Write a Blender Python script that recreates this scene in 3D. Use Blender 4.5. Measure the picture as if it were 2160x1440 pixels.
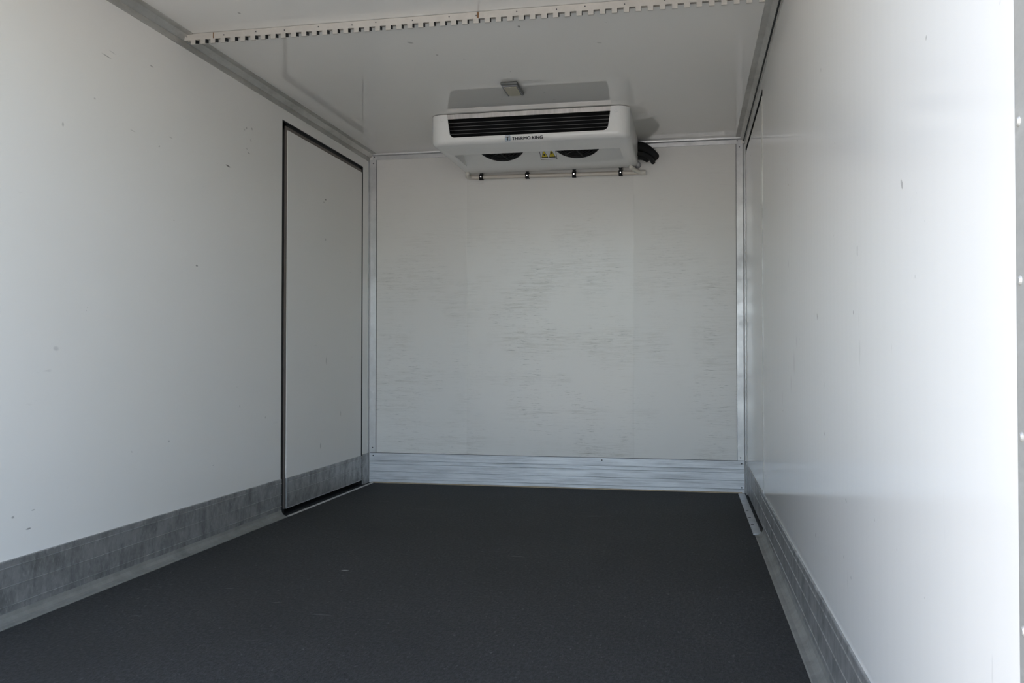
import bpy, bmesh, math, random
from mathutils import Matrix, Vector

random.seed(7)
scene = bpy.context.scene
for o in list(bpy.data.objects):
    bpy.data.objects.remove(o)
COL = scene.collection

# ------------------------------------------------------------------ camera
cam_data = bpy.data.cameras.new('camera')
cam_data.sensor_width = 36.0
cam_data.lens = 31.107
cam_data.clip_start = 0.02
cam = bpy.data.objects.new('camera', cam_data)
COL.objects.link(cam)
cam.matrix_world = Matrix((
    (0.98091, 0.002987, 0.194437, 1.79887),
    (0.194459, -0.017798, -0.980749, -4.83822),
    (0.000532, 0.999837, -0.018039, 0.71681),
    (0, 0, 0, 1)))
scene.camera = cam

# ------------------------------------------------------------------ sky, sun, exposure
world = bpy.data.worlds.new('sky')
scene.world = world
world.use_nodes = True
wn = world.node_tree
for n in list(wn.nodes):
    wn.nodes.remove(n)
w_out = wn.nodes.new('ShaderNodeOutputWorld')
w_bg = wn.nodes.new('ShaderNodeBackground')
w_sky = wn.nodes.new('ShaderNodeTexSky')
w_sky.sky_type = 'NISHITA'
w_sky.sun_disc = False
w_sky.sun_elevation = math.atan2(0.85, math.hypot(0.95, 0.52))
w_sky.sun_rotation = math.atan2(-0.95, 0.52)
w_sky.air_density = 1.0
w_sky.dust_density = 2.2
w_sky.ozone_density = 0.6
w_hsv = wn.nodes.new('ShaderNodeHueSaturation')
w_hsv.inputs['Saturation'].default_value = 0.9
wn.links.new(w_sky.outputs['Color'], w_hsv.inputs['Color'])
wn.links.new(w_hsv.outputs['Color'], w_bg.inputs['Color'])
w_bg.inputs['Strength'].default_value = 0.64
wn.links.new(w_bg.outputs['Background'], w_out.inputs['Surface'])

sun_data = bpy.data.lights.new('sun', 'SUN')
sun_data.energy = 7.2
sun_data.angle = math.radians(0.53)
sun_data.color = (1.0, 0.95, 0.87)
sun = bpy.data.objects.new('sun', sun_data)
COL.objects.link(sun)
SUN_DIR = Vector((-0.95, 0.52, 0.85)).normalized()      # towards the sun: front-left of the truck, high
sun.rotation_euler = SUN_DIR.to_track_quat('Z', 'Y').to_euler()

vs = scene.view_settings
vs.view_transform = 'Standard'
vs.look = 'None'
vs.gamma = 1.0
vs.use_curve_mapping = False
vs.exposure = 0.64

# ------------------------------------------------------------------ dimensions (metres)
W, H, YR = 2.10, 1.889, -3.95       # inner width, inner height, rear end of the panels
T = 0.07                            # panel thickness

# ------------------------------------------------------------------ helpers
def add_box(bm, x0, x1, y0, y1, z0, z1):
    vs_ = [bm.verts.new(p) for p in ((x0, y0, z0), (x1, y0, z0), (x1, y1, z0), (x0, y1, z0),
                                     (x0, y0, z1), (x1, y0, z1), (x1, y1, z1), (x0, y1, z1))]
    for f in ((0, 3, 2, 1), (4, 5, 6, 7), (0, 1, 5, 4), (1, 2, 6, 5), (2, 3, 7, 6), (3, 0, 4, 7)):
        bm.faces.new([vs_[i] for i in f])
    return vs_

def box_bm(*a):
    bm = bmesh.new()
    add_box(bm, *a)
    return bm

def bevel_box(x0, x1, y0, y1, z0, z1, r, seg=2):
    bm = box_bm(x0, x1, y0, y1, z0, z1)
    bmesh.ops.bevel(bm, geom=bm.edges[:], offset=r, segments=seg, profile=0.5, affect='EDGES')
    return bm

def add_prism(bm, poly, axis, a0, a1, caps=True):
    """poly: 2-D points; axis 'x' -> (y,z), 'y' -> (x,z), 'z' -> (x,y)"""
    def P(p, a):
        return {'x': (a, p[0], p[1]), 'y': (p[0], a, p[1]), 'z': (p[0], p[1], a)}[axis]
    A = [bm.verts.new(P(p, a0)) for p in poly]
    B = [bm.verts.new(P(p, a1)) for p in poly]
    n = len(poly)
    for i in range(n):
        j = (i + 1) % n
        bm.faces.new((A[i], A[j], B[j], B[i]))
    if caps:
        bm.faces.new(A[::-1])
        bm.faces.new(B)

def prism_bm(poly, axis, a0, a1):
    bm = bmesh.new()
    add_prism(bm, poly, axis, a0, a1)
    return bm

def add_cyl(bm, c, axis, r, h, seg=20, r2=None):
    """cylinder from point c along the vector axis"""
    axis = Vector(axis).normalized()
    q = axis.to_track_quat('Z', 'Y').to_matrix()
    r2 = r if r2 is None else r2
    c = Vector(c)
    A = [bm.verts.new(c + q @ Vector((r * math.cos(t), r * math.sin(t), 0))) for t in [2 * math.pi * k / seg for k in range(seg)]]
    B = [bm.verts.new(c + q @ Vector((r2 * math.cos(t), r2 * math.sin(t), h))) for t in [2 * math.pi * k / seg for k in range(seg)]]
    for i in range(seg):
        j = (i + 1) % seg
        bm.faces.new((A[i], A[j], B[j], B[i]))
    bm.faces.new(A[::-1])
    bm.faces.new(B)

def add_tube(bm, pts, radii, seg=16, caps=True):
    pts = [Vector(p) for p in pts]
    if not isinstance(radii, (list, tuple)):
        radii = [radii] * len(pts)
    rings, prev = [], None
    for i, p in enumerate(pts):
        d = (pts[min(i + 1, len(pts) - 1)] - pts[max(i - 1, 0)]).normalized()
        if prev is None:
            n = d.orthogonal().normalized()
        else:
            n = (prev - d * prev.dot(d)).normalized()
        prev = n
        b = d.cross(n)
        rings.append([bm.verts.new(p + (n * math.cos(t) + b * math.sin(t)) * radii[i])
                      for t in [2 * math.pi * k / seg for k in range(seg)]])
    for A, B in zip(rings, rings[1:]):
        for i in range(seg):
            j = (i + 1) % seg
            bm.faces.new((A[i], A[j], B[j], B[i]))
    if caps:
        bm.faces.new(rings[0][::-1])
        bm.faces.new(rings[-1])

def add_torus(bm, M, R, r, seg=36, sec=8, z=0.0):
    rings = []
    for k in range(seg):
        t = 2 * math.pi * k / seg
        ring = []
        for m in range(sec):
            s = 2 * math.pi * m / sec
            ring.append(bm.verts.new(M @ Vector(((R + r * math.cos(s)) * math.cos(t), (R + r * math.cos(s)) * math.sin(t), z + r * math.sin(s)))))
        rings.append(ring)
    for k in range(seg):
        A, B = rings[k], rings[(k + 1) % seg]
        for m in range(sec):
            n = (m + 1) % sec
            bm.faces.new((A[m], B[m], B[n], A[n]))

def spline(pts, n=8):
    """Catmull-Rom through pts"""
    P = [Vector(p) for p in pts]
    P = [P[0] * 2 - P[1]] + P + [P[-1] * 2 - P[-2]]
    out = []
    for i in range(1, len(P) - 2):
        for k in range(n):
            t = k / n
            a, b, c, d = P[i - 1], P[i], P[i + 1], P[i + 2]
            out.append(0.5 * ((2 * b) + (c - a) * t + (2 * a - 5 * b + 4 * c - d) * t * t + (3 * b - a - 3 * c + d) * t ** 3))
    out.append(P[-2])
    return out

def smooth_by_angle(me, deg=35):
    bm = bmesh.new()
    bm.from_mesh(me)
    lim = math.radians(deg)
    for f in bm.faces:
        f.smooth = True
    for e in bm.edges:
        e.smooth = not (len(e.link_faces) == 2 and e.calc_face_angle(0) > lim)
    bm.to_mesh(me)
    bm.free()

def obj(name, bm, mat, parent=None, smooth=None, recalc=True):
    if recalc:
        bmesh.ops.recalc_face_normals(bm, faces=bm.faces[:])
    me = bpy.data.meshes.new(name)
    bm.to_mesh(me)
    bm.free()
    if smooth:
        smooth_by_angle(me, smooth)
    me.materials.append(mat)
    o = bpy.data.objects.new(name, me)
    COL.objects.link(o)
    if parent is not None:
        adopt(o, parent)
    return o

def adopt(o, parent):
    o.parent = parent
    # every mesh is written in world coordinates: cancel the offset of the thing's base
    base = parent
    off = Vector((0, 0, 0))
    while base is not None:
        if base.type == 'EMPTY':
            off = base.location.copy()
        base = base.parent
    if parent.type == 'EMPTY':
        o.matrix_parent_inverse = Matrix.Translation(-off)

def thing(name, label, cat, loc, group=None):
    e = bpy.data.objects.new(name, None)
    e.empty_display_size = 0.05
    COL.objects.link(e)
    e.location = loc
    return tag(e, label, cat, group)

def tag(o, label, cat, group=None):
    o['label'] = label
    o['category'] = cat
    if group:
        o['group'] = group
    return o

def struct(name, bm, mat, label, cat, smooth=None):
    o = obj(name, bm, mat, None, smooth)
    o['kind'] = 'structure'
    return tag(o, label, cat)

def cut(bm, cutters):
    """boolean difference, applied; returns a new bmesh"""
    def tmp(b):
        bmesh.ops.recalc_face_normals(b, faces=b.faces[:])
        me = bpy.data.meshes.new('tmp')
        b.to_mesh(me)
        b.free()
        o = bpy.data.objects.new('tmp', me)
        COL.objects.link(o)
        return o
    base = tmp(bm)
    cs = [tmp(c) for c in cutters]
    for c in cs:
        m = base.modifiers.new('cut', 'BOOLEAN')
        m.operation = 'DIFFERENCE'
        m.solver = 'EXACT'
        m.object = c
    dg = bpy.context.evaluated_depsgraph_get()
    dg.update()
    me = bpy.data.meshes.new_from_object(base.evaluated_get(dg))
    out = bmesh.new()
    out.from_mesh(me)
    for o in [base] + cs:
        d = o.data
        bpy.data.objects.remove(o)
        bpy.data.meshes.remove(d)
    bpy.data.meshes.remove(me)
    return out

# ------------------------------------------------------------------ materials
class Mat:
    def __init__(self, name, color, rough=0.5, metal=0.0, spec=0.5):
        self.m = bpy.data.materials.new(name)
        self.m.use_nodes = True
        self.nt = self.m.node_tree
        self.b = self.nt.nodes['Principled BSDF']
        self.b.inputs['Base Color'].default_value = (*color, 1)
        self.b.inputs['Roughness'].default_value = rough
        self.b.inputs['Metallic'].default_value = metal
        self.b.inputs['Specular IOR Level'].default_value = spec
        self.col = None
        self.base = color
        self.tc = None

    def coord(self, scale=(1, 1, 1), loc=(0, 0, 0)):
        if self.tc is None:
            self.tc = self.nt.nodes.new('ShaderNodeTexCoord')
        mp = self.nt.nodes.new('ShaderNodeMapping')
        mp.inputs['Scale'].default_value = scale
        mp.inputs['Location'].default_value = loc
        self.nt.links.new(self.tc.outputs['Object'], mp.inputs['Vector'])
        return mp.outputs['Vector']

    def noise(self, scale, detail=3, stretch=(1, 1, 1), rough=0.55, loc=(0, 0, 0)):
        n = self.nt.nodes.new('ShaderNodeTexNoise')
        n.inputs['Scale'].default_value = scale
        n.inputs['Detail'].default_value = detail
        n.inputs['Roughness'].default_value = rough
        self.nt.links.new(self.coord(stretch, loc), n.inputs['Vector'])
        return n.outputs['Fac']

    def ramp(self, sock, a, b, v0=0.0, v1=1.0):
        r = self.nt.nodes.new('ShaderNodeMapRange')
        r.clamp = True
        r.inputs['From Min'].default_value = a
        r.inputs['From Max'].default_value = b
        r.inputs['To Min'].default_value = v0
        r.inputs['To Max'].default_value = v1
        self.nt.links.new(sock, r.inputs['Value'])
        return r.outputs['Result']

    def math(self, op, a, b):
        n = self.nt.nodes.new('ShaderNodeMath')
        n.operation = op
        for i, v in enumerate((a, b)):
            if isinstance(v, (int, float)):
                n.inputs[i].default_value = v
            else:
                self.nt.links.new(v, n.inputs[i])
        return n.outputs[0]

    def blend(self, fac, color):
        mx = self.nt.nodes.new('ShaderNodeMix')
        mx.data_type = 'RGBA'
        if self.col is None:
            mx.inputs[6].default_value = (*self.base, 1)
        else:
            self.nt.links.new(self.col, mx.inputs[6])
        mx.inputs[7].default_value = (*color, 1)
        self.nt.links.new(fac, mx.inputs[0])
        self.col = mx.outputs[2]
        self.nt.links.new(self.col, self.b.inputs['Base Color'])
        return self

    def rough(self, sock):
        self.nt.links.new(sock, self.b.inputs['Roughness'])
        return self

    def bump(self, sock, strength=0.2, dist=0.002):
        n = self.nt.nodes.new('ShaderNodeBump')
        n.inputs['Strength'].default_value = strength
        n.inputs['Distance'].default_value = dist
        self.nt.links.new(sock, n.inputs['Height'])
        prev = self.b.inputs['Normal']
        if prev.is_linked:
            self.nt.links.new(prev.links[0].from_socket, n.inputs['Normal'])
        self.nt.links.new(n.outputs['Normal'], prev)
        return self

    def mark(self, c, r, rot=(0, 0, 0), strength=0.7, color=(0.12, 0.115, 0.105)):
        """one nick or scuff of its own shape: an ellipsoid of radii r at c"""
        if self.tc is None:
            self.coord()
        mp = self.nt.nodes.new('ShaderNodeMapping')
        mp.vector_type = 'TEXTURE'
        mp.inputs['Location'].default_value = c
        mp.inputs['Rotation'].default_value = rot
        mp.inputs['Scale'].default_value = r
        self.nt.links.new(self.tc.outputs['Object'], mp.inputs['Vector'])
        ln = self.nt.nodes.new('ShaderNodeVectorMath')
        ln.operation = 'LENGTH'
        self.nt.links.new(mp.outputs['Vector'], ln.inputs[0])
        return self.blend(self.ramp(ln.outputs['Value'], 1.0, 0.45, 0.0, strength), color)

    def wave(self, scale, direction, distortion=0.0, profile='SIN'):
        n = self.nt.nodes.new('ShaderNodeTexWave')
        n.wave_type = 'BANDS'
        n.bands_direction = direction
        n.wave_profile = profile
        n.inputs['Scale'].default_value = scale
        n.inputs['Distortion'].default_value = distortion
        self.nt.links.new(self.coord(), n.inputs['Vector'])
        return n.outputs['Fac']

WHITE = (0.82, 0.80, 0.765)

def panel_material(name, rough=0.22, ribs=0.0, scuff=(1, 1, 1), base=WHITE, marks=()):
    m = Mat(name, base, rough, 0, 0.5)
    # small dark scuffs and nicks with a shape of their own
    n1 = m.noise(9, 4, scuff, 0.6)
    n2 = m.noise(1.3, 2, (1, 1, 1), 0.5, (3.1, 1.7, 0.4))
    s = m.math('MULTIPLY', m.ramp(n1, 0.70, 0.75), m.ramp(n2, 0.5, 0.62))
    m.blend(m.math('MULTIPLY', s, 0.3), (0.30, 0.285, 0.26))
    n3 = m.noise(26, 2, (1, 1, 1), 0.5, (7.0, 2.2, 5.0))
    m.blend(m.math('MULTIPLY', m.ramp(n3, 0.765, 0.79), 0.5), (0.2, 0.19, 0.175))
    # very faint yellowing
    n4 = m.noise(0.9, 3, (1, 1, 1), 0.5, (1.0, 9.0, 2.0))
    m.blend(m.math('MULTIPLY', m.ramp(n4, 0.45, 0.75), 0.18), (0.74, 0.72, 0.64))
    for mk in marks:
        m.mark(*mk)
    m.bump(m.noise(1.1, 1), 0.03, 0.02)
    if ribs:
        m.bump(m.wave(1.0 / 0.048 * 0.314, 'Y'), ribs, 0.002)
    return m.m

M = {}
LEFT_MARKS = [((0, y, z), (0.5, ry * 0.7, rz * 0.6), (a * 0.15, 0, 0), st * 0.85) for y, z, ry, rz, a, st in (
    (-1.603, 1.481, 0.030, 0.007, -0.55, 0.95), (-1.827, 1.059, 0.013, 0.008, -0.3, 0.8), (-2.359, 1.669, 0.040, 0.004, -0.45, 0.6),
    (-2.330, 1.690, 0.030, 0.003, -0.5, 0.35), (-2.120, 1.714, 0.018, 0.005, -0.5, 0.6), (-1.454, 1.671, 0.010, 0.010, 0.4, 0.5),
    (-1.470, 1.660, 0.007, 0.008, 0, 0.4), (-1.433, 1.571, 0.020, 0.005, -0.4, 0.6), (-1.450, 1.585, 0.010, 0.004, -0.4, 0.5),
    (-2.575, 0.742, 0.020, 0.014, -0.6, 0.25), (-2.555, 1.401, 0.008, 0.014, 0, 0.4), (-2.414, 1.518, 0.008, 0.006, 0, 0.4),
    (-2.677, 0.240, 0.017, 0.005, 0.2, 0.85), (-2.736, 0.282, 0.009, 0.007, 0, 0.6), (-2.660, 0.289, 0.012, 0.004, 0.3, 0.5),
    (-0.630, 1.517, 0.014, 0.009, 0.3, 0.85), (-0.652, 1.500, 0.008, 0.007, 0, 0.7), (-0.628, 1.314, 0.008, 0.014, 0, 0.5),
    (-0.612, 0.700, 0.012, 0.040, 0.1, 0.35), (-0.681, 0.275, 0.012, 0.030, 0, 0.4), (-2.222, 1.466, 0.024, 0.004, -0.4, 0.3),
    (-2.003, 1.497, 0.020, 0.004, -0.4, 0.35), (-1.271, 0.456, 0.010, 0.010, 0, 0.3), (-1.700, 0.300, 0.012, 0.004, 0.2, 0.45),
    (-2.000, 0.420, 0.010, 0.008, 0, 0.4), (-0.420, 0.420, 0.008, 0.030, 0, 0.35))]
RIGHT_MARKS = [((W, y, z), (0.5, ry * 0.6, rz * 0.7), (a, 0, 0), st * 0.75) for y, z, ry, rz, a, st in (
    (-3.112, 0.800, 0.010, 0.007, 0.6, 0.6), (-2.240, 0.762, 0.010, 0.030, 0, 0.35), (-2.181, 0.700, 0.012, 0.060, 0, 0.40),
    (-2.100, 0.640, 0.010, 0.050, 0, 0.35), (-1.850, 0.585, 0.012, 0.040, 0, 0.45), (-3.420, 0.730, 0.003, 0.014, 0.2, 0.4),
    (-3.565, 0.826, 0.005, 0.005, 0, 0.3), (-2.761, 0.655, 0.006, 0.012, 0, 0.35), (-2.994, 0.324, 0.008, 0.006, 0, 0.6),
    (-3.070, 0.302, 0.007, 0.006, 0, 0.5), (-2.600, 0.290, 0.008, 0.010, 0, 0.5), (-3.601, 0.405, 0.003, 0.003, 0, 0.4),
    (-2.330, 0.480, 0.004, 0.090, 0.10, 0.25), (-2.050, 1.000, 0.010, 0.020, 0, 0.3))]
CEIL_MARKS = [((x, y, H), (rx, ry, 0.5), (0, 0, a), st) for x, y, rx, ry, a, st in (
    (0.789, -1.698, 0.016, 0.010, 0.9, 0.45), (1.217, -1.778, 0.006, 0.012, 0, 0.7), (0.304, -2.081, 0.006, 0.010, 0, 0.5),
    (0.850, -1.549, 0.006, 0.008, 0, 0.5), (1.480, -1.560, 0.012, 0.006, 0.4, 0.3))]
M['wall_side'] = panel_material('grp_side_panel', 0.20, 0.010, (1, 0.35, 2.2), WHITE, LEFT_MARKS)
M['wall_right'] = panel_material('grp_ribbed_panel', 0.13, 0.012, (1, 2.4, 0.5), WHITE, RIGHT_MARKS)
M['ceiling'] = panel_material('grp_ceiling_panel', 0.055, 0.0, (0.5, 2.5, 1), WHITE, CEIL_MARKS)

def back_material(name, rough, amount):
    m = Mat(name, (0.80, 0.78, 0.75), rough)
    streak = m.noise(6, 6, (1.1, 1, 16), 0.75)
    fine = m.noise(16, 4, (0.8, 1, 24), 0.7, (2.0, 0, 1.0))
    zone = m.noise(2.6, 3, (1.5, 1, 1.1), 0.5, (0.3, 0, 4.2))
    band = m.noise(1.0, 3, (0.4, 1, 8.0), 0.6, (6.0, 0, 2.0))
    f = m.math('MULTIPLY', m.ramp(streak, 0.46, 0.62), m.ramp(zone, 0.40, 0.60))
    f = m.math('MULTIPLY', f, m.ramp(band, 0.40, 0.56))
    sep = m.nt.nodes.new('ShaderNodeSeparateXYZ')
    m.nt.links.new(m.coord(), sep.inputs[0])
    load_zone = m.ramp(sep.outputs[2], 1.55, 1.15, 0.15, 1.0)      # where pallets have rubbed
    f = m.math('MULTIPLY', f, load_zone)
    m.blend(m.math('MULTIPLY', f, 0.34 * amount), (0.40, 0.375, 0.31))
    g = m.math('MULTIPLY', m.ramp(fine, 0.59, 0.67), m.ramp(zone, 0.42, 0.58))
    g = m.math('MULTIPLY', g, load_zone)
    m.blend(m.math('MULTIPLY', g, 0.80 * amount), (0.18, 0.17, 0.15))
    m.bump(m.noise(2.2, 2), 0.08, 0.02)
    m.bump(m.noise(5, 3, (0.5, 1, 20)), 0.04, 0.003)
    return m.m

M['back_side'] = back_material('grp_back_panel', 0.29, 0.9)
M['back_mid'] = back_material('grp_back_panel_glossy', 0.22, 1.25)

def alu_material(name, color, rough, metal, stain=0.5, stretch=(1, 1, 1)):
    m = Mat(name, color, rough, metal)
    n1 = m.noise(7, 6, stretch, 0.7)
    n2 = m.noise(30, 4, stretch, 0.6, (1, 5, 2))
    m.blend(m.math('MULTIPLY', m.ramp(n1, 0.42, 0.68), stain), (color[0] * 0.45, color[1] * 0.45, color[2] * 0.44))
    m.blend(m.math('MULTIPLY', m.ramp(n2, 0.55, 0.75), stain * 0.6), (min(1, color[0] * 1.5), min(1, color[1] * 1.5), min(1, color[2] * 1.52)))
    m.rough(m.ramp(n1, 0.3, 0.7, rough * 0.8, min(1, rough * 1.3)))
    m.bump(n2, 0.08, 0.002)
    return m.m

M['alu_trim'] = alu_material('aluminium_trim', (0.62, 0.62, 0.63), 0.42, 0.75, 0.25)
M['alu_dull'] = alu_material('dull_aluminium_trim', (0.56, 0.55, 0.52), 0.48, 0.6, 0.4, (1, 0.5, 1))
M['skirt_side'] = alu_material('scuffed_aluminium_skirt', (0.44, 0.44, 0.435), 0.42, 0.65, 0.85, (1, 2.6, 1.5))
M['cove'] = alu_material('dusty_aluminium_cove', (0.27, 0.265, 0.245), 0.6, 0.3, 0.4, (1, 1, 1))
M['skirt_back'] = alu_material('brushed_aluminium_skirt', (0.74, 0.75, 0.78), 0.48, 0.5, 0.6, (0.45, 1, 10))
M['galv'] = alu_material('galvanised_sheet', (0.52, 0.50, 0.485), 0.32, 0.85, 0.45, (5, 1, 0.3))  # vertical light streaks: reflections put into the sheet's colour
M['rail'] = alu_material('rail_steel', (0.58, 0.55, 0.51), 0.45, 0.35, 0.22, (1, 1, 1))

def plain(name, color, rough=0.5, metal=0.0, var=0.12):
    m = Mat(name, color, rough, metal)
    n = m.noise(40, 3)
    m.blend(m.math('MULTIPLY', m.ramp(n, 0.4, 0.7), var), tuple(c * 0.5 for c in color))
    return m.m

M['rubber'] = plain('black_rubber', (0.012, 0.013, 0.014), 0.6)
M['gasket'] = plain('brown_grey_gasket', (0.16, 0.135, 0.12), 0.6)
M['black'] = plain('black_plastic', (0.007, 0.007, 0.008), 0.7)
M['foam'] = plain('black_pipe_foam', (0.006, 0.006, 0.007), 0.75)
M['cover'] = plain('white_moulded_cover', (0.86, 0.855, 0.835), 0.24, 0, 0.03)
M['blade'] = plain('grey_louvre', (0.16, 0.16, 0.16), 0.4)
M['coil'] = plain('dark_coil', (0.006, 0.006, 0.007), 0.9)
M['pvc'] = plain('ivory_drain_pipe', (0.68, 0.62, 0.55), 0.35, 0, 0.06)
M['pvc_joint'] = plain('ivory_pipe_joint', (0.74, 0.70, 0.63), 0.35, 0, 0.06)
M['chrome'] = plain('bright_bolt', (0.85, 0.85, 0.86), 0.22, 0.9)
M['steel'] = plain('grey_steel', (0.26, 0.26, 0.27), 0.4, 0.7, 0.3)
M['screw'] = plain('dark_screw', (0.10, 0.10, 0.11), 0.5, 0.6)
M['rust'] = plain('rust_stain', (0.22, 0.12, 0.06), 0.8, 0, 0.5)
M['lamp_body'] = plain('grey_lamp_housing', (0.13, 0.135, 0.13), 0.4)
M['lamp_lens'] = plain('yellowed_lens', (0.44, 0.41, 0.31), 0.3, 0, 0.1)
M['ink'] = plain('black_lettering', (0.012, 0.013, 0.018), 0.5)
M['blue'] = plain('logo_blue', (0.05, 0.14, 0.30), 0.4)
M['lightblue'] = plain('logo_light_blue', (0.32, 0.45, 0.58), 0.4)
M['sticker'] = plain('white_sticker', (0.80, 0.80, 0.80), 0.35, 0, 0.03)
M['yellow'] = plain('warning_yellow', (0.75, 0.58, 0.03), 0.4, 0, 0.05)
M['outer'] = plain('white_outer_skin', (0.78, 0.78, 0.78), 0.35, 0, 0.05)
M['sealant'] = plain('dirty_sealant', (0.42, 0.34, 0.24), 0.6, 0, 0.4)

FLOOR_MARKS = ((0.665, -2.010, 0.016, 0.006, 0.8), (0.40, -2.30, 0.02, 0.005, 0.15), (0.62, -2.42, 0.02, 0.006, 0.12), (0.30, -2.62, 0.02, 0.005, 0.18))
fm = Mat('antislip_floor', (0.026, 0.0262, 0.0262), 0.7, 0, 0.3)
grit = fm.noise(120, 4, (1, 0.6, 1), 0.75)
big = fm.noise(2.0, 4)
fm.blend(fm.ramp(grit, 0.42, 0.66, 0, 0.75), (0.066, 0.067, 0.068))
fm.blend(fm.ramp(fm.noise(90, 2, (1, 0.5, 1), 0.5, (3, 8, 0)), 0.66, 0.74, 0, 0.5), (0.15, 0.15, 0.15))
fm.blend(fm.ramp(big, 0.42, 0.7, 0, 0.35), (0.020, 0.020, 0.019))
scr = fm.math('MULTIPLY', fm.ramp(fm.noise(16, 4, (0.25, 2.6, 1), 0.6, (2, 4, 0)), 0.66, 0.72), fm.ramp(fm.noise(1.6, 2, (1, 1, 1), 0.5, (4, 1, 0)), 0.50, 0.6))
fm.blend(fm.math('MULTIPLY', scr, 0.3), (0.3, 0.3, 0.3))
for x_, y_, rx, ry, st in FLOOR_MARKS:
    fm.mark((x_, y_, 0), (rx, ry, 0.5), (0, 0, 0.1), st, (0.5, 0.5, 0.48))
fm.bump(grit, 0.8, 0.006)
fm.bump(fm.wave(14.0, 'DIAGONAL', 3.0), 0.25, 0.003)
M['floor'] = fm.m

gm = Mat('pale_concrete_yard', (0.43, 0.40, 0.345), 0.85)
gm.blend(gm.ramp(gm.noise(1.2, 6), 0.4, 0.7, 0, 0.5), (0.32, 0.295, 0.255))
M['ground'] = gm.m

# ------------------------------------------------------------------ the setting: box shell
GROUND_Z = -1.0
b = bmesh.new()
bmesh.ops.create_grid(b, x_segments=2, y_segments=2, size=60, matrix=Matrix.Translation((0, 0, GROUND_Z)))
struct('ground', b, M['ground'], 'pale concrete yard outside, below the open end of the box', 'ground')

DY0, DY1, DZT = -1.122, -0.102, 1.796      # left door opening
RY0, RY1, RZT = -1.140, -0.105, 1.806      # right door opening

struct('floor', box_bm(-T, W + T, YR - 0.06, T, -0.10, 0.0), M['floor'],
       'dark grey gritty anti-slip floor', 'floor')
struct('ceiling', box_bm(-T, W + T, YR - 0.06, T, H, H + 0.07), M['ceiling'],
       'glossy white ceiling panel', 'ceiling')

b = bmesh.new()
add_box(b, -T, 0, YR, DY0, 0, H)
add_box(b, -T, 0, DY0, DY1, DZT, H)
add_box(b, -T, 0, DY1, 0, 0, H)
struct('wall_left', b, M['wall_side'], 'smooth white panel wall with the black-outlined door', 'wall')
b = bmesh.new()
add_box(b, W, W + T, YR, RY0, 0, H)
add_box(b, W, W + T, RY0, RY1, RZT, H)
add_box(b, W, W + T, RY1, 0, 0, H)
struct('wall_right', b, M['wall_right'], 'finely ribbed white panel wall, brightly lit at its near end', 'wall')
wb = struct('wall_back', box_bm(-T, W + T, 0.004, T, 0, H), M['outer'],
            'white end wall under the cooling unit, streaked with scuffs', 'wall')
obj('panel', box_bm(0, 0.580, 0.0, 0.004, 0.0, H), M['back_side'], wb)
obj('panel', box_bm(0.580, 1.514, -0.0008, 0.004, 0.0, H), M['back_mid'], wb)
obj('panel', box_bm(1.514, W, 0.0, 0.004, 0.0, H), M['back_side'], wb)

# ------------------------------------------------------------------ skirts
def skirt_profile(h=0.170, t=0.005, flange=0.036, grooves=(0.150, 0.099, 0.047)):
    p = [(0, h), (t - 0.001, h), (t, h - 0.002)]
    for g in grooves:
        p += [(t, g + 0.0016), (t + 0.0018, g + 0.0010), (t + 0.0018, g - 0.0010), (t, g - 0.0016)]
    return p + [(t, 0.030), (0, 0.030)]

def cove_profile(t=0.005, flange=0.036):
    return [(0, 0.030), (t, 0.030), (t + 0.003, 0.019), (t + 0.010, 0.010), (t + 0.018, 0.006), (flange - 0.003, 0.004), (flange, 0.002), (flange, 0), (0, 0)]

SP = skirt_profile()
left_sp = [(d, z) for d, z in SP]
right_sp = [(W - d, z) for d, z in SP]
bl = struct('baseboard_left', prism_bm(left_sp, 'y', YR, DY0), M['skirt_side'],
       'scuffed grooved aluminium skirting along the foot of the left wall', 'skirting')
br = struct('baseboard_right', prism_bm(right_sp, 'y', YR, RY0), M['skirt_side'],
       'scratched grooved aluminium skirting along the foot of the bright right wall', 'skirting')
obj('floor_cove', prism_bm(cove_profile(), 'y', YR, DY0), M['cove'], bl)
obj('floor_cove', prism_bm([(W - d, z) for d, z in cove_profile()], 'y', YR, RY0), M['cove'], br)
# back skirting: flat plate with fine grooves, no floor flange
bp = [(0, 0.170), (-0.005, 0.170), (-0.006, 0.168)]
for g in (0.128, 0.108, 0.066, 0.022):
    bp += [(-0.006, g + 0.0016), (-0.0030, g), (-0.006, g - 0.0016)]
bp += [(-0.006, 0.006), (-0.006, 0.004), (0, 0.004)]
bb = struct('baseboard_back', prism_bm(bp, 'x', 0.008, W - 0.008), M['skirt_back'],
            'bright grooved aluminium skirting across the foot of the end wall', 'skirting')
obj('sealant_bead', prism_bm([(0, 0), (-0.012, 0), (-0.006, 0.006), (0, 0.006)], 'x', 0.02, W - 0.02), M['sealant'], bb)
for x, z in ((2.078, 0.156), (2.078, 0.03), (0.03, 0.155), (1.34, 0.158)):
    c = bmesh.new()
    add_cyl(c, (x, -0.006, z), (0, -1, 0), 0.004, 0.0015, 12)
    obj('screw', c, M['screw'], bb)
obj('joint', box_bm(0.008, W - 0.008, -0.0052, -0.0005, 0.1702, 0.1722), M['screw'], bb)
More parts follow.
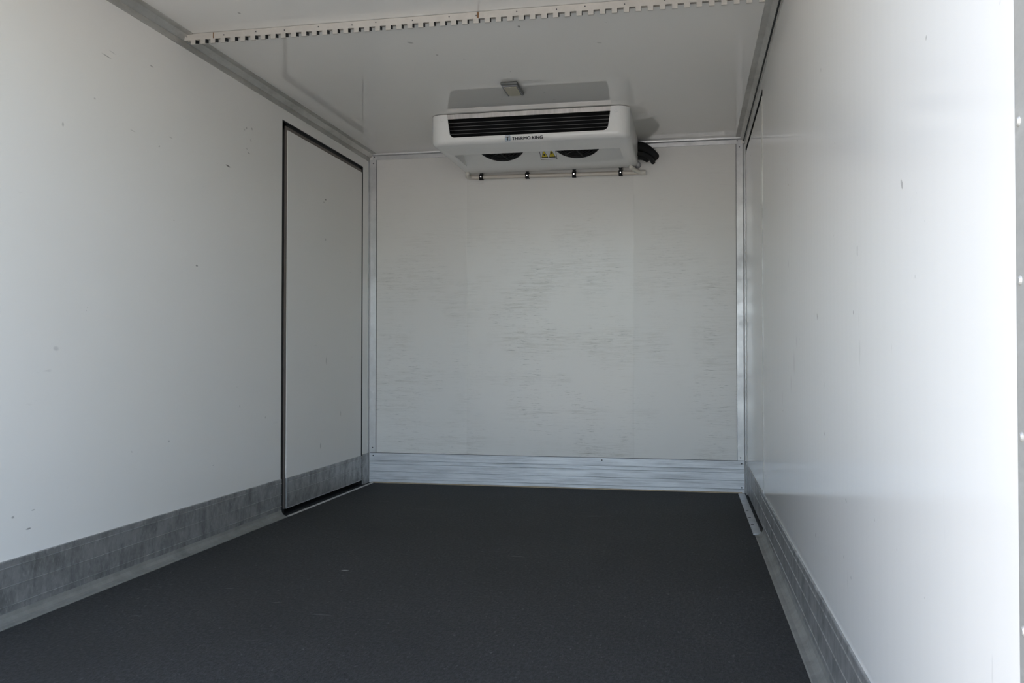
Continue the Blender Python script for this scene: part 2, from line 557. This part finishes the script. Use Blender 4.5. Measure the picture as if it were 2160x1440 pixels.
# short corner posts of skirting between door and end wall
b = bmesh.new()
add_prism(b, [(0, 0.006), (0.005, 0.006), (0.005, 0.170), (0, 0.170)], 'y', DY1, -0.006)
struct('baseboard_corner_left', b, M['skirt_side'], 'short grey skirting piece between black-outlined door and end wall', 'skirting')
b = bmesh.new()
add_prism(b, [(W, 0.006), (W - 0.005, 0.006), (W - 0.005, 0.170), (W, 0.170)], 'y', RY1, -0.006)
struct('baseboard_corner_right', b, M['skirt_side'], 'short grey skirting piece between flush right door and end wall', 'skirting')

# ------------------------------------------------------------------ ceiling and corner trims
def ceil_trim(side):
    # flange on the ceiling, small chamfer, flange on the wall
    p = [(0.046, H), (0.046, H - 0.003), (0.024, H - 0.004), (0.008, H - 0.020), (0.006, H - 0.0215), (0.003, H - 0.022),
         (0.0035, H - 0.043), (0.0, H - 0.044), (0, H)]
    return [(x if side == 'l' else W - x, z) for x, z in p]

struct('trim_1', prism_bm(ceil_trim('l'), 'y', YR, -0.002), M['alu_dull'],
       'dull aluminium angle running along the left ceiling edge', 'trim')
t2 = struct('trim_2', prism_bm(ceil_trim('r'), 'y', YR, -0.002), M['alu_dull'],
       'aluminium angle running along the right ceiling edge', 'trim')
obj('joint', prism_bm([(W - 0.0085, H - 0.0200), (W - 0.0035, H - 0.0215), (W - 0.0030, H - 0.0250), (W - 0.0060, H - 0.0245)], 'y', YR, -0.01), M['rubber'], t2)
# back top trim: half-round on the ceiling joint plus a flat flange on the wall
p = [(0, H), (-0.016, H), (-0.016, H - 0.002), (-0.015, H - 0.008), (-0.012, H - 0.0105), (-0.0045, H - 0.0115), (-0.0035, H - 0.013), (-0.0035, H - 0.034), (0, H - 0.035)]
t3 = struct('trim_3', prism_bm(p, 'x', 0.02, W - 0.02), M['alu_trim'],
            'bright aluminium strip along the top of the end wall behind the cooling unit', 'trim')
for x in (0.030, W - 0.038):
    c = bmesh.new()
    add_cyl(c, (x, -0.0035, H - 0.018), (0, -1, 0), 0.0035, 0.0015, 12)
    obj('screw', c, M['screw'], t3)

def corner_trim(side):
    p = [(0, 0), (0, -0.022), (0.003, -0.022), (0.0035, -0.008), (0.010, -0.0035), (0.043, -0.003), (0.044, 0)]
    return [(x if side == 'l' else W - x, y) for x, y in p]

t4 = struct('trim_4', prism_bm(corner_trim('l'), 'z', 0.171, H - 0.034), M['alu_trim'],
            'upright aluminium corner strip left of the end wall', 'trim')
t5 = struct('trim_5', prism_bm(corner_trim('r'), 'z', 0.171, H - 0.034), M['alu_trim'],
            'upright aluminium corner strip right of the end wall', 'trim')
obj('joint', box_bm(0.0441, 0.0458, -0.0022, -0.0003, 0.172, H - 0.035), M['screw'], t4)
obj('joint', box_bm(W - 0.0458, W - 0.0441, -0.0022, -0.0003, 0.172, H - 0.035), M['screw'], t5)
for par, x, zs in ((t4, 0.025, (1.835, 0.20)), (t5, W - 0.027, (1.837, 0.187))):
    for z in zs:
        c = bmesh.new()
        add_cyl(c, (x, -0.003, z), (0, -1, 0), 0.0035, 0.0018, 12)
        obj('screw', c, M['screw'], par)

# rear door posts and header at the open end
b = bmesh.new()
add_box(b, W - 0.004, W + T, YR - 0.10, YR, 0.0, H)
t6 = struct('trim_6', b, M['alu_dull'], 'grey aluminium rear post at the right edge of the picture', 'post')
for z in (0.30, 0.47, 0.645, 0.787, 0.932, 1.10, 1.27, 1.44, 1.61):
    c = bmesh.new()
    add_cyl(c, (W - 0.004, YR - 0.010, z), (-1, 0, 0), 0.005, 0.002, 14, 0.003)
    obj('rivet', c, M['alu_dull'], t6)
b = bmesh.new()
add_box(b, -T, 0.004, YR - 0.10, YR, 0.0, H)
struct('trim_7', b, M['alu_dull'], 'grey aluminium rear post beside the left wall', 'post')

# ------------------------------------------------------------------ side doors
def side_door(name, label, side, y0, y1, zt):
    """y0..y1, zt: the opening; leaf flush with the wall, gasket and black gap round it"""
    s = 1 if side == 'l' else -1
    X = (lambda d: d) if side == 'l' else (lambda d: W - d)    # d>0 into the room

    def bx(bm, d0, d1, *r):
        a, c = X(d0), X(d1)
        add_box(bm, min(a, c), max(a, c), *r)
    gap, gk, zb = 0.020, 0.020, 0.028
    py0, py1, pzt = y0 + gap + gk + 0.016, y1 - gap, zt - gap - 0.016
    if side == 'r':
        gap, gk = 0.008, 0.006
        py0, py1, pzt = y0 + 0.010, y1 - 0.010, zt - 0.026
    bm = bmesh.new()
    bx(bm, -0.060, 0.0, py0, py1, zb, pzt)
    leaf = struct(name, bm, M['wall_side'] if side == 'l' else M['wall_right'], label, 'door')
    # outer black weather seal closing the gap
    bm = bmesh.new()
    bx(bm, -0.075, -0.061, y0 - 0.02, y1 + 0.02, -0.02, zt + 0.02)
    bx(bm, -0.061, -0.001, y0, y0 + 0.005, 0.0, zt)
    bx(bm, -0.061, -0.001, y1 - 0.006, y1, 0.0, zt)
    bx(bm, -0.061, -0.030, py1, y1, 0.0, zt)
    bx(bm, -0.061, -0.009, y0, py0 - 0.0005, 0.0, zt)
    bx(bm, -0.061, -0.009, y0, y1, pzt + 0.0005, zt)
    bx(bm, -0.061, -0.001, y0, y1, zt - 0.005, zt)
    bx(bm, -0.061, -0.002, y0, y1, 0.0, 0.004)
    obj('weather_seal', bm, M['rubber'], leaf)
    # brown-grey gasket on leaf edge
    if side == 'l':
        bm = bmesh.new()
        bx(bm, -0.0085, -0.003, py0 - 0.016, py0, zb, pzt + 0.016)
        bx(bm, -0.0085, -0.003, py0, py1, pzt, pzt + 0.016)
        obj('gasket', bm, M['gasket'], leaf)
    # aluminium kick plate
    bm = bmesh.new()
    prof = [(0, 0.166), (0.003, 0.166), (0.004, 0.164)]
    for g in (0.148, 0.099):
        prof += [(0.004, g + 0.0018), (0.0025, g), (0.004, g - 0.0018)]
    prof += [(0.004, zb + 0.004), (0.004, zb), (0, zb)]
    add_prism(bm, [(X(d), z) for d, z in prof], 'y', py0 - (0.006 if side == 'l' else 0), py1)
    kp = obj('kick_plate', bm, M['skirt_side'], leaf)
    if side == 'l':
        bm = bmesh.new()
        bx(bm, 0.004, 0.0055, py0 - 0.006, py0, zb, 0.166)
        bx(bm, 0.004, 0.0055, py0, py1, zb, zb + 0.004)
        obj('edge_strip', bm, M['alu_trim'], kp)
    return leaf

d1 = side_door('door_1', 'white side door with black rubber outline in the left wall', 'l', DY0, DY1, DZT)
# thin sill strip along the floor edge
b = bmesh.new()
add_prism(b, [(0.028, 0.0), (0.030, 0.006), (0.034, 0.006), (0.036, 0.0)], 'y', DY0 + 0.01, -0.02)
obj('sill', b, M['alu_dull'], d1)
b = bmesh.new()
add_box(b, -0.058, 0.028, DY0 + 0.004, DY1 - 0.004, 0.0, 0.003)
obj('sill_recess', b, M['rubber'], d1)

d2 = side_door('door_2', 'flush white side door seen edge-on in the ribbed right wall', 'r', RY0, RY1, RZT)
# sill tray with rounded near end
sx0, sx1 = 2.058, 2.100
poly = [(sx0, -0.05), (sx1, -0.05), (sx1, RY0 + 0.045)]
for k in range(1, 7):
    t = k / 6 * math.pi / 2
    poly.append((sx1 - 0.014 + 0.014 * math.cos(t), RY0 + 0.035 - 0.022 * math.sin(t)))
poly += [(sx0, RY0 + 0.013)]
sill = obj('sill', prism_bm(poly, 'z', 0.0, 0.006), M['alu_trim'], d2)
obj('sill_slot', prism_bm([(2.0905, -0.06), (2.104, -0.06), (2.104, RY0 + 0.05), (2.100, RY0 + 0.038), (2.093, RY0 + 0.038), (2.0905, RY0 + 0.05)], 'z', 0.002, 0.0075), M['rubber'], sill)
for y in (-0.587, -0.759, -0.929, -0.30):
    obj('sill_screw', bevel_box(2.062, 2.074, y - 0.005, y + 0.005, 0.006, 0.0072, 0.0004, 1), M['screw'], sill)
# aluminium edge strip standing slightly proud on the leaf's near edge
b = bmesh.new()
add_box(b, W - 0.0030, W - 0.0, RY0 + 0.010, RY0 + 0.015, 0.166, RZT - 0.028)
obj('edge_strip', b, M['alu_dull'], d2)
# head strip over the right door
b = bmesh.new()
add_box(b, W - 0.0015, W - 0.0, RY0, RY1, RZT - 0.010, RZT - 0.003)
obj('head_seal', b, M['rubber'], d2)

# ------------------------------------------------------------------ notched rail across the ceiling
RYF = -1.940
rail = thing('cargo_rail', 'notched pale steel rail spanning the ceiling from side to side', 'rail', (W / 2, RYF, H))
ZT_, ZM, ZL, RD = H - 0.0015, H - 0.0245, H - 0.040, 0.026
b = bmesh.new()
add_box(b, 0.012, 0.125, RYF, RYF + 0.002, ZM, ZT_)
add_box(b, 0.127, 1.105, RYF, RYF + 0.002, ZM, ZT_)
add_box(b, 1.107, W - 0.012, RYF, RYF + 0.002, ZM, ZT_)
add_box(b, 0.012, W - 0.012, RYF + RD - 0.002, RYF + RD, ZM + 0.004, ZT_)
obj('plate', b, M['rail'], rail)
pitch, tw = 0.0390, 0.018
tab_mesh = None
x = 0.046
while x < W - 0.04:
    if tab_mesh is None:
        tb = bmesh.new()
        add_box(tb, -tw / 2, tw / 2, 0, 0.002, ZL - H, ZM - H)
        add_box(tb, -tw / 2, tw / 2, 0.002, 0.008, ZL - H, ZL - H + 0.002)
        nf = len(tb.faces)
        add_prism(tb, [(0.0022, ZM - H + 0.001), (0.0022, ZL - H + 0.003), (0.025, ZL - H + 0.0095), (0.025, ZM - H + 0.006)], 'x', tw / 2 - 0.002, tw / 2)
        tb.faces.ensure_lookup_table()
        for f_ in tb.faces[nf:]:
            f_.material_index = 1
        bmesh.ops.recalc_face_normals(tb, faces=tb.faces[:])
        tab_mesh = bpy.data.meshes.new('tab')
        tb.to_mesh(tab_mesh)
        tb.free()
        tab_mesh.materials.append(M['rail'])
        tab_mesh.materials.append(M['rubber'])  # not rubber: near-black puts the shade of the tab's side into the colour
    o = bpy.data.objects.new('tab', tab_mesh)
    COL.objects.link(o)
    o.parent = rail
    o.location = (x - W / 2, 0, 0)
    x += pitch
for i, sxx in enumerate((0.022, 0.168, 0.292, 0.402, 0.53, 0.655, 0.742, 0.875, 1.005, 1.10, 1.24, 1.375, 1.47, 1.60, 1.73, 1.86, 1.99)):
    c = bmesh.new()
    add_cyl(c, (sxx, RYF, H - 0.011 - 0.003 * (i % 2)), (0, -1, 0), 0.0022, 0.0012, 10)
    obj('screw', c, M['screw'], rail)
for sxx, w_ in ((0.1265, 0.0016), (1.106, 0.0036)):
    obj('rust_stain', box_bm(sxx - w_, sxx + w_, RYF - 0.0008, RYF + 0.001, ZM + 0.002, ZT_ - 0.001), M['rust'], rail)

# ------------------------------------------------------------------ cooling unit
X0, X1, YF, YB, ZT, ZB = 0.577, 1.540, -0.735, -0.055, H - 0.003, 1.742
XC = (X0 + X1) / 2
unit = thing('cooling_unit', 'white box-shaped cooling unit with dark louvred grille under the ceiling', 'cooling unit', (XC, (YF + YB) / 2, ZB))

bm = box_bm(X0, X1, YF, YB, ZB, ZT)
ed = [e for e in bm.edges if all(abs(v.co.y - YF) < 1e-5 for v in e.verts) and abs(e.verts[0].co.x - e.verts[1].co.x) < 1e-5]
bmesh.ops.bevel(bm, geom=ed, offset=0.062, segments=10, profile=0.5, affect='EDGES')
ed = [e for e in bm.edges if all(abs(v.co.z - ZB) < 1e-5 for v in e.verts) and not all(abs(v.co.y - YB) < 1e-5 for v in e.verts)]
bmesh.ops.bevel(bm, geom=ed, offset=0.026, segments=6, profile=0.5, affect='EDGES')

# front opening outline (x, z)
GX0, GX1, GZ0, GZ1 = 0.664, 1.455, 1.774, 1.863
def front_poly(ins=0.0, top=H + 0.02):
    ref = H + 0.02
    r = 0.024
    L0, L1 = GX0 + 0.002 + ins, GX0 + 0.014 + ins
    z0 = GZ0 + ins
    k0 = (top - (z0 + r)) / (ref - (z0 + r))
    pts = [(L1 + (L0 - 0.004 - L1) * k0, top)]
    for k in range(7):
        t = k / 6 * math.pi / 2
        pts.append((L1 + r - r * math.cos(t), z0 + r - r * math.sin(t)))
    return pts + [(GX0 + GX1 - x_, z_) for x_, z_ in reversed(pts)]

g_cut = prism_bm(front_poly(), 'y', YF - 0.05, YF + 0.10)
RX0, RX1, RYa, RYb = 0.640, 1.478, -0.505, -0.238
r_cut = prism_bm([(RYa, ZB - 0.05), (RYa, ZT - 0.010), (RYb, ZB), (RYb, ZB - 0.05)], 'x', RX0, RX1)
bm = cut(bm, [g_cut, r_cut])
cover = obj('cover', bm, M['cover'], unit, smooth=32, recalc=False)

# dark housing lining the opening, with the coil behind
b = bmesh.new()
fp = front_poly(0.0012, ZT - 0.001)
A = [b.verts.new((x_, YF + 0.0015, z_)) for x_, z_ in fp]
B = [b.verts.new((x_, YF + 0.095, z_)) for x_, z_ in fp]
for i in range(len(fp)):
    j = (i + 1) % len(fp)
    b.faces.new((A[i], A[j], B[j], B[i]))
b.faces.new(B)
obj('grille_housing', b, M['coil'], unit, recalc=False)
for i in range(4):
    z = GZ0 + (GZ1 - GZ0) * (i + 1) / 5
    inx = 0.004 + 0.012 * max(0, (GZ1 - z)) / (GZ1 - GZ0)
    bb_ = bmesh.new()
    add_prism(bb_, [(YF + 0.006, z - 0.0012), (YF + 0.007, z + 0.0012), (YF + 0.026, z + 0.006), (YF + 0.026, z + 0.0035)], 'x', GX0 + inx, GX1 - inx)
    obj('louvre', bb_, M['blade'], unit)
obj('top_plate', bevel_box(GX0 - 0.001, GX1 + 0.001, YF + 0.001, YF + 0.008, GZ1, ZT, 0.001, 1), M['galv'], unit)

for x_, z_ in ((0.640, 1.862), (1.478, 1.862)):
    c = bmesh.new()
    add_cyl(c, (x_, YF - 0.0005, z_), (0, -1, 0), 0.008, 0.0015, 18, 0.007)
    obj('screw_cap', c, M['cover'], unit, smooth=40)

# maker's name and emblem on the lower lip of the front
def text_mesh(name, body, size, M4, mat, parent, bold=0.0, extrude=0.0004, sx=1.0):
    cu = bpy.data.curves.new(name, 'FONT')
    cu.body = body
    cu.size = size
    cu.align_x = 'LEFT'
    cu.align_y = 'BOTTOM_BASELINE'
    cu.extrude = extrude
    cu.offset = bold
    o = bpy.data.objects.new(name, cu)
    COL.objects.link(o)
    dg = bpy.context.evaluated_depsgraph_get()
    dg.update()
    me = bpy.data.meshes.new_from_object(o.evaluated_get(dg))
    bpy.data.objects.remove(o)
    xs = [v.co.x for v in me.vertices]
    me.transform(M4 @ Matrix.Diagonal((sx / (max(xs) - min(xs)), 1, 1, 1)) @ Matrix.Translation((-min(xs), 0, 0)))
    me.name = name
    me.materials.append(mat)
    t = bpy.data.objects.new(name, me)
    COL.objects.link(t)
    adopt(t, parent)
    return t

FR = Matrix(((1, 0, 0, 0), (0, 0, -1, 0), (0, 1, 0, 0), (0, 0, 0, 1)))     # text upright, facing -y
lt = text_mesh('lettering', 'THERMO KING', 0.0205, Matrix.Translation((0.985, YF - 0.0006, 1.7483)) @ FR, M['ink'], unit, 0.0, 0.0004, 0.1465)
lb = bmesh.new()
lb.from_mesh(lt.data)
src = lb.verts[:] + lb.edges[:] + lb.faces[:]
for dx, dy, dz in ((0.0008, -0.0001, 0.0), (0.0016, -0.0002, 0.0), (0.0008, -0.0003, 0.0006)):
    gl = bmesh.ops.duplicate(lb, geom=src)['geom']
    bmesh.ops.translate(lb, vec=(dx, dy, dz), verts=[v for v in gl if isinstance(v, bmesh.types.BMVert)])
lb.to_mesh(lt.data)
lb.free()
lx, lz, ls = 0.9505, 1.7445, 0.026
b = bmesh.new()
for r_ in ((lx, lx + ls, lz, lz + 0.0018), (lx, lx + ls, lz + ls - 0.0018, lz + ls), (lx, lx + 0.0018, lz + 0.0018, lz + ls - 0.0018), (lx + ls - 0.0018, lx + ls, lz + 0.0018, lz + ls - 0.0018)):
    add_box(b, r_[0], r_[1], YF - 0.0012, YF + 0.001, r_[2], r_[3])
em = obj('emblem', b, M['blue'], unit)
b = bmesh.new()
add_box(b, lx + 0.0035, lx + 0.0225, YF - 0.0012, YF + 0.001, lz + 0.0175, lz + 0.0215)
add_box(b, lx + 0.0108, lx + 0.0152, YF - 0.0012, YF + 0.001, lz + 0.004, lz + 0.0175)
obj('emblem_letter', b, M['ink'], em)
b = bmesh.new()
for xx in (lx + 0.004, lx + 0.0175):
    add_box(b, xx, xx + 0.0045, YF - 0.0011, YF + 0.001, lz + 0.005, lz + 0.016)
obj('emblem_bars', b, M['lightblue'], em)

# fans on the sloping panel
P0 = Vector((0, RYb, ZB))
P1 = Vector((0, RYa, ZT - 0.010))
vdir = (P1 - P0).normalized()
ndir = Vector((1, 0, 0)).cross(vdir)
pmid = (P0 + P1) / 2
def panel_matrix(x_, along=0.0):
    o_ = pmid + vdir * along
    return Matrix(((1, vdir.x, ndir.x, x_), (0, vdir.y, ndir.y, o_.y), (0, vdir.z, ndir.z, o_.z), (0, 0, 0, 1)))

for fx in (0.853, 1.248):
    PM = panel_matrix(fx, 0.018)
    R = 0.124
    b = bmesh.new()
    add_torus(b, PM, R, 0.006, 44, 8, 0.003)
    ring = [b.verts.new(PM @ Vector((R * math.cos(2 * math.pi * k / 44), R * math.sin(2 * math.pi * k / 44), 0.002))) for k in range(44)]
    b.faces.new(ring)
    fan = obj('fan', b, M['black'], unit, smooth=50)
    # guard: rings stepping down to the middle, carried by ribs
    b = bmesh.new()
    steps = ((0.124, 0.004), (0.108, 0.009), (0.090, 0.016), (0.070, 0.025), (0.052, 0.034), (0.034, 0.041), (0.018, 0.045))
    for Rr, zz in steps:
        n_ = 36
        rr_ = []
        for q_r, q_z in ((Rr, zz - 0.006), (Rr, zz + 0.004), (Rr - 0.004, zz + 0.004), (Rr - 0.004, zz - 0.006)):
            rr_.append([b.verts.new(PM @ Vector((q_r * math.cos(2 * math.pi * k / n_), q_r * math.sin(2 * math.pi * k / n_), q_z))) for k in range(n_)])
        for k in range(n_):
            j = (k + 1) % n_
            for a_ in range(4):
                c_ = (a_ + 1) % 4
                b.faces.new((rr_[a_][k], rr_[a_][j], rr_[c_][j], rr_[c_][k]))
    for k in range(8):
        t = 2 * math.pi * k / 8 + 0.2
        add_tube(b, [PM @ Vector((rr * math.cos(t), rr * math.sin(t), zz)) for rr, zz in steps], 0.004, 6)
    obj('guard', b, M['black'], fan, smooth=60)
    b = bmesh.new()
    add_cyl(b, PM @ Vector((0, 0, 0.003)), ndir, 0.036, 0.020, 24, 0.032)
    obj('hub', b, M['black'], fan, smooth=40)
    for k in range(5):
        t = 2 * math.pi * k / 5
        b = bmesh.new()
        q = []
        for rr, da, zz in ((0.032, -0.30, 0.004), (0.100, -0.16, 0.005), (0.104, 0.30, 0.013), (0.032, 0.35, 0.013)):
            q.append((rr * math.cos(t + da), rr * math.sin(t + da), zz))
        lo = [b.verts.new(PM @ Vector(v)) for v in q]
        hi = [b.verts.new(PM @ Vector((v[0], v[1], v[2] + 0.002))) for v in q]
        b.faces.new(lo[::-1])
        b.faces.new(hi)
        for i in range(4):
            b.faces.new((lo[i], lo[(i + 1) % 4], hi[(i + 1) % 4], hi[i]))
        obj('fan_blade', b, M['black'], fan)

# warning sticker between the fans
SM = panel_matrix(1.091, 0.0)
s0, s1 = -0.118, -0.028
def flat(bm, pts, z0, z1):
    lo = [bm.verts.new(SM @ Vector((p_[0], p_[1], z0))) for p_ in pts]
    hi = [bm.verts.new(SM @ Vector((p_[0], p_[1], z1))) for p_ in pts]
    bm.faces.new(lo[::-1])
    bm.faces.new(hi)
    for i in range(len(pts)):
        j = (i + 1) % len(pts)
        bm.faces.new((lo[i], lo[j], hi[j], hi[i]))
b = bmesh.new()
flat(b, [(-0.043, s0), (0.043, s0), (0.043, s1), (-0.043, s1)], 0.0002, 0.0010)
st = obj('warning_sticker', b, M['sticker'], unit)
b = bmesh.new()
for r_ in ((-0.043, 0.043, s0, s0 + 0.003), (-0.043, 0.043, s1 - 0.003, s1), (-0.043, -0.0405, s0 + 0.003, s1 - 0.003), (0.0405, 0.043, s0 + 0.003, s1 - 0.003)):
    flat(b, [(r_[0], r_[2]), (r_[1], r_[2]), (r_[1], r_[3]), (r_[0], r_[3])], 0.0010, 0.0014)
obj('sticker_border', b, M['ink'], st)
for k, cxs in enumerate((-0.0205, 0.0195)):
    zb_, zt_ = s0 + 0.014, s1 - 0.010
    b = bmesh.new()
    flat(b, [(cxs - 0.0185, zb_), (cxs + 0.0185, zb_), (cxs, zt_)], 0.0010, 0.0014)
    obj('triangle_outline', b, M['ink'], st)
    b = bmesh.new()
    flat(b, [(cxs - 0.0145, zb_ + 0.008), (cxs + 0.0145, zb_ + 0.008), (cxs, zt_ - 0.008)], 0.0014, 0.0018)
    obj('warning_triangle', b, M['yellow'], st)
    b = bmesh.new()
    if k == 1:
        flat(b, [(cxs - 0.0014, zb_ + 0.024), (cxs + 0.0014, zb_ + 0.024), (cxs + 0.0020, zb_ + 0.044), (cxs - 0.0020, zb_ + 0.044)], 0.0018, 0.0022)
        flat(b, [(cxs - 0.0017, zb_ + 0.014), (cxs + 0.0017, zb_ + 0.014), (cxs + 0.0017, zb_ + 0.020), (cxs - 0.0017, zb_ + 0.020)], 0.0018, 0.0022)
    else:
        cz_ = zb_ + 0.025
        pts = []
        for q in range(16):
            rr = 0.0072 if q % 2 == 0 else 0.0034
            pts.append((cxs + rr * math.cos(q * math.pi / 8), cz_ + 1.6 * rr * math.sin(q * math.pi / 8)))
        flat(b, pts, 0.0018, 0.0022)
    obj('warning_symbol', b, M['ink'], st)

# ------------------------------------------------------------------ drain pipe with its clips
PZ = lambda x_: 1.7270 - (x_ - 0.6) * 0.010
pipe = thing('drain_pipe', 'thin ivory plastic drain pipe on the wall just below the cooling unit', 'pipe', (1.08, -0.024, 1.71))
b = bmesh.new()
pp = [(0.595, -0.030, PZ(0.595) + 0.001)] + [(x_, -0.022 - 0.002 * math.sin(x_ * 9), PZ(x_)) for x_ in [0.62 + 0.05 * k for k in range(19)]] + [(1.562, -0.022, PZ(1.56))]
add_tube(b, spline(pp, 3), 0.0112, 14)
obj('tube', b, M['pvc'], pipe, smooth=50)
b = bmesh.new()
add_tube(b, spline([(0.606, -0.092, 1.7350), (0.6055, -0.090, 1.7315), (0.596, -0.050, 1.7270), (0.604, -0.024, PZ(0.6))], 6), 0.0115, 14)
obj('elbow', b, M['pvc_joint'], pipe, smooth=50)
b = bmesh.new()
add_tube(b, spline([(1.508, -0.098, 1.7345), (1.509, -0.096, 1.7310), (1.528, -0.050, 1.7230), (1.550, -0.024, PZ(1.55))], 6), 0.0115, 14)
obj('elbow', b, M['pvc_joint'], pipe, smooth=50)
b = bmesh.new()
add_tube(b, [(1.556, -0.022, PZ(1.556)), (1.580, -0.022, PZ(1.58))], 0.0125, 16)
obj('end_cap', b, M['pvc_joint'], pipe, smooth=50)

clip_labels = ('black pipe clip nearest the left end of the ivory drain pipe',
               'black pipe clip second from the left on the ivory drain pipe',
               'black pipe clip third from the left on the ivory drain pipe',
               'black pipe clip nearest the right end of the ivory drain pipe')
clip_src = None
def make_clip():
    t = thing('pipe_clip', clip_labels[0], 'clip', (0.669, -0.022, PZ(0.669)), 'clips along the drain pipe')
    x_, y_, z_ = t.location
    b = bmesh.new()
    # rubber-lined loop round the pipe
    n = 20
    ri, ro, hw = 0.0114, 0.0170, 0.0105
    ringA = []
    for sx_ in (-hw, hw):
        for rr in (ri, ro):
            ringA.append([b.verts.new((x_ + sx_, y_ + rr * math.cos(2 * math.pi * k / n), z_ + rr * math.sin(2 * math.pi * k / n))) for k in range(n)])
    for k in range(n):
        j = (k + 1) % n
        for a_, c_ in ((0, 1), (1, 3), (3, 2), (2, 0)):
            b.faces.new((ringA[a_][k], ringA[a_][j], ringA[c_][j], ringA[c_][k]))
    obj('loop', b, M['black'], t, smooth=50)
    b = bmesh.new()
    add_box(b, x_ - 0.008, x_ + 0.008, y_ - 0.010, y_ - 0.004, z_ + 0.010, z_ + 0.030)
    add_cyl(b, (x_, y_ - 0.010, z_ + 0.031), (0, 1, 0), 0.0115, 0.006, 18)
    obj('ear', b, M['rubber'], t)
    b = bmesh.new()
    add_cyl(b, (x_, y_ - 0.010, z_ + 0.032), (0, -1, 0), 0.0062, 0.003, 6)
    obj('bolt', b, M['steel'], t)
    b = bmesh.new()
    add_cyl(b, (x_, y_ - 0.0165, z_ + 0.001), (0, -0.9, -0.25), 0.0036, 0.003, 12)
    obj('rivet', b, M['chrome'], t)
    return t
c0 = make_clip()
for lab, cxp in zip(clip_labels[1:], (0.931, 1.192, 1.446)):
    n = c0.copy()
    COL.objects.link(n)
    n.location = (cxp, -0.022, PZ(cxp))
    n['label'] = lab
    for ch in [o for o in COL.objects if o.parent == c0]:
        k = ch.copy()
        COL.objects.link(k)
        k.parent = n
        k.matrix_parent_inverse = ch.matrix_parent_inverse.copy()

# ------------------------------------------------------------------ hoses, wall bolt
b = bmesh.new()
add_tube(b, spline([(1.541, -0.040, 1.848), (1.560, -0.040, 1.847), (1.590, -0.036, 1.832), (1.618, -0.022, 1.812), (1.632, 0.002, 1.804)], 8),
         [0.034 - 0.012 * k / 32 for k in range(33)], 20)
tag(obj('insulated_hose', b, M['foam'], smooth=50), 'thick black foam-covered hose leaving the right side of the cooling unit', 'hose', 'black hoses beside the cooling unit')
b = bmesh.new()
add_tube(b, spline([(1.541, -0.052, 1.795), (1.560, -0.050, 1.793), (1.580, -0.044, 1.787), (1.590, -0.030, 1.781)], 8),
         [0.0145 - 0.002 * k / 24 for k in range(25)], 16)
tag(obj('insulated_hose', b, M['foam'], smooth=50), 'short middle black hose end below the thick foam hose', 'hose', 'black hoses beside the cooling unit')
b = bmesh.new()
add_tube(b, spline([(1.541, -0.090, 1.806), (1.580, -0.083, 1.799), (1.608, -0.060, 1.784), (1.620, -0.014, 1.772)], 8),
         0.0115, 16)
tag(obj('insulated_hose', b, M['foam'], smooth=50), 'thin black hose curving into the wall beside the thick foam hose', 'hose', 'black hoses beside the cooling unit')

bolt = thing('wall_bolt', 'round grey bolt and washer on the wall at the end of the drain pipe', 'bolt', (1.531, -0.001, 1.7635))
b = bmesh.new()
add_cyl(b, (1.536, -0.001, 1.7635), (0, -1, 0), 0.0190, 0.014, 28, 0.0175)
obj('washer', b, M['steel'], bolt, smooth=40)
b = bmesh.new()
add_cyl(b, (1.536, -0.015, 1.7635), (0, -1, 0), 0.0115, 0.005, 20, 0.009)
obj('bolt_head', b, M['alu_trim'], bolt, smooth=40)

# ------------------------------------------------------------------ ceiling lamp
lamp = thing('ceiling_lamp', 'small rectangular interior lamp with yellowed lens on the ceiling', 'lamp', (1.058, -1.094, H))
b = bevel_box(1.021, 1.095, -1.178, -1.012, H - 0.014, H - 0.0005, 0.005, 3)
obj('housing', b, M['lamp_body'], lamp, smooth=40)
b = bmesh.new()
x0, x1, y0, y1 = 1.030, 1.086, -1.150, -1.024
poly = [(x0, y0), (x1, y0)] + [(x1 - 0.014 + 0.014 * math.cos(t), y1 - 0.03 + 0.03 * math.sin(t)) for t in [k / 6 * math.pi / 2 for k in range(7)]] + \
       [(x0 + 0.014 - 0.014 * math.sin(t), y1 - 0.03 + 0.03 * math.cos(t)) for t in [k / 6 * math.pi / 2 for k in range(7)]]
add_prism(b, poly, 'z', H - 0.019, H - 0.0135)
obj('lens', b, M['lamp_lens'], lamp)
b = bmesh.new()
for r_ in ((x0 - 0.006, x0 - 0.001, y0 - 0.01, y1 + 0.004), (x1 + 0.001, x1 + 0.006, y0 - 0.01, y1 + 0.004), (x0 - 0.001, x1 + 0.001, y0 - 0.014, y0 - 0.003)):
    add_box(b, r_[0], r_[1], r_[2], r_[3], H - 0.018, H - 0.0135)
obj('bezel', b, M['steel'], lamp)
for xx in (1.036, 1.056):
    c = bmesh.new()
    add_cyl(c, (xx, y0 + 0.006, H - 0.019), (0, 0, -1), 0.003, 0.0015, 10)
    obj('screw', c, M['chrome'], lamp)
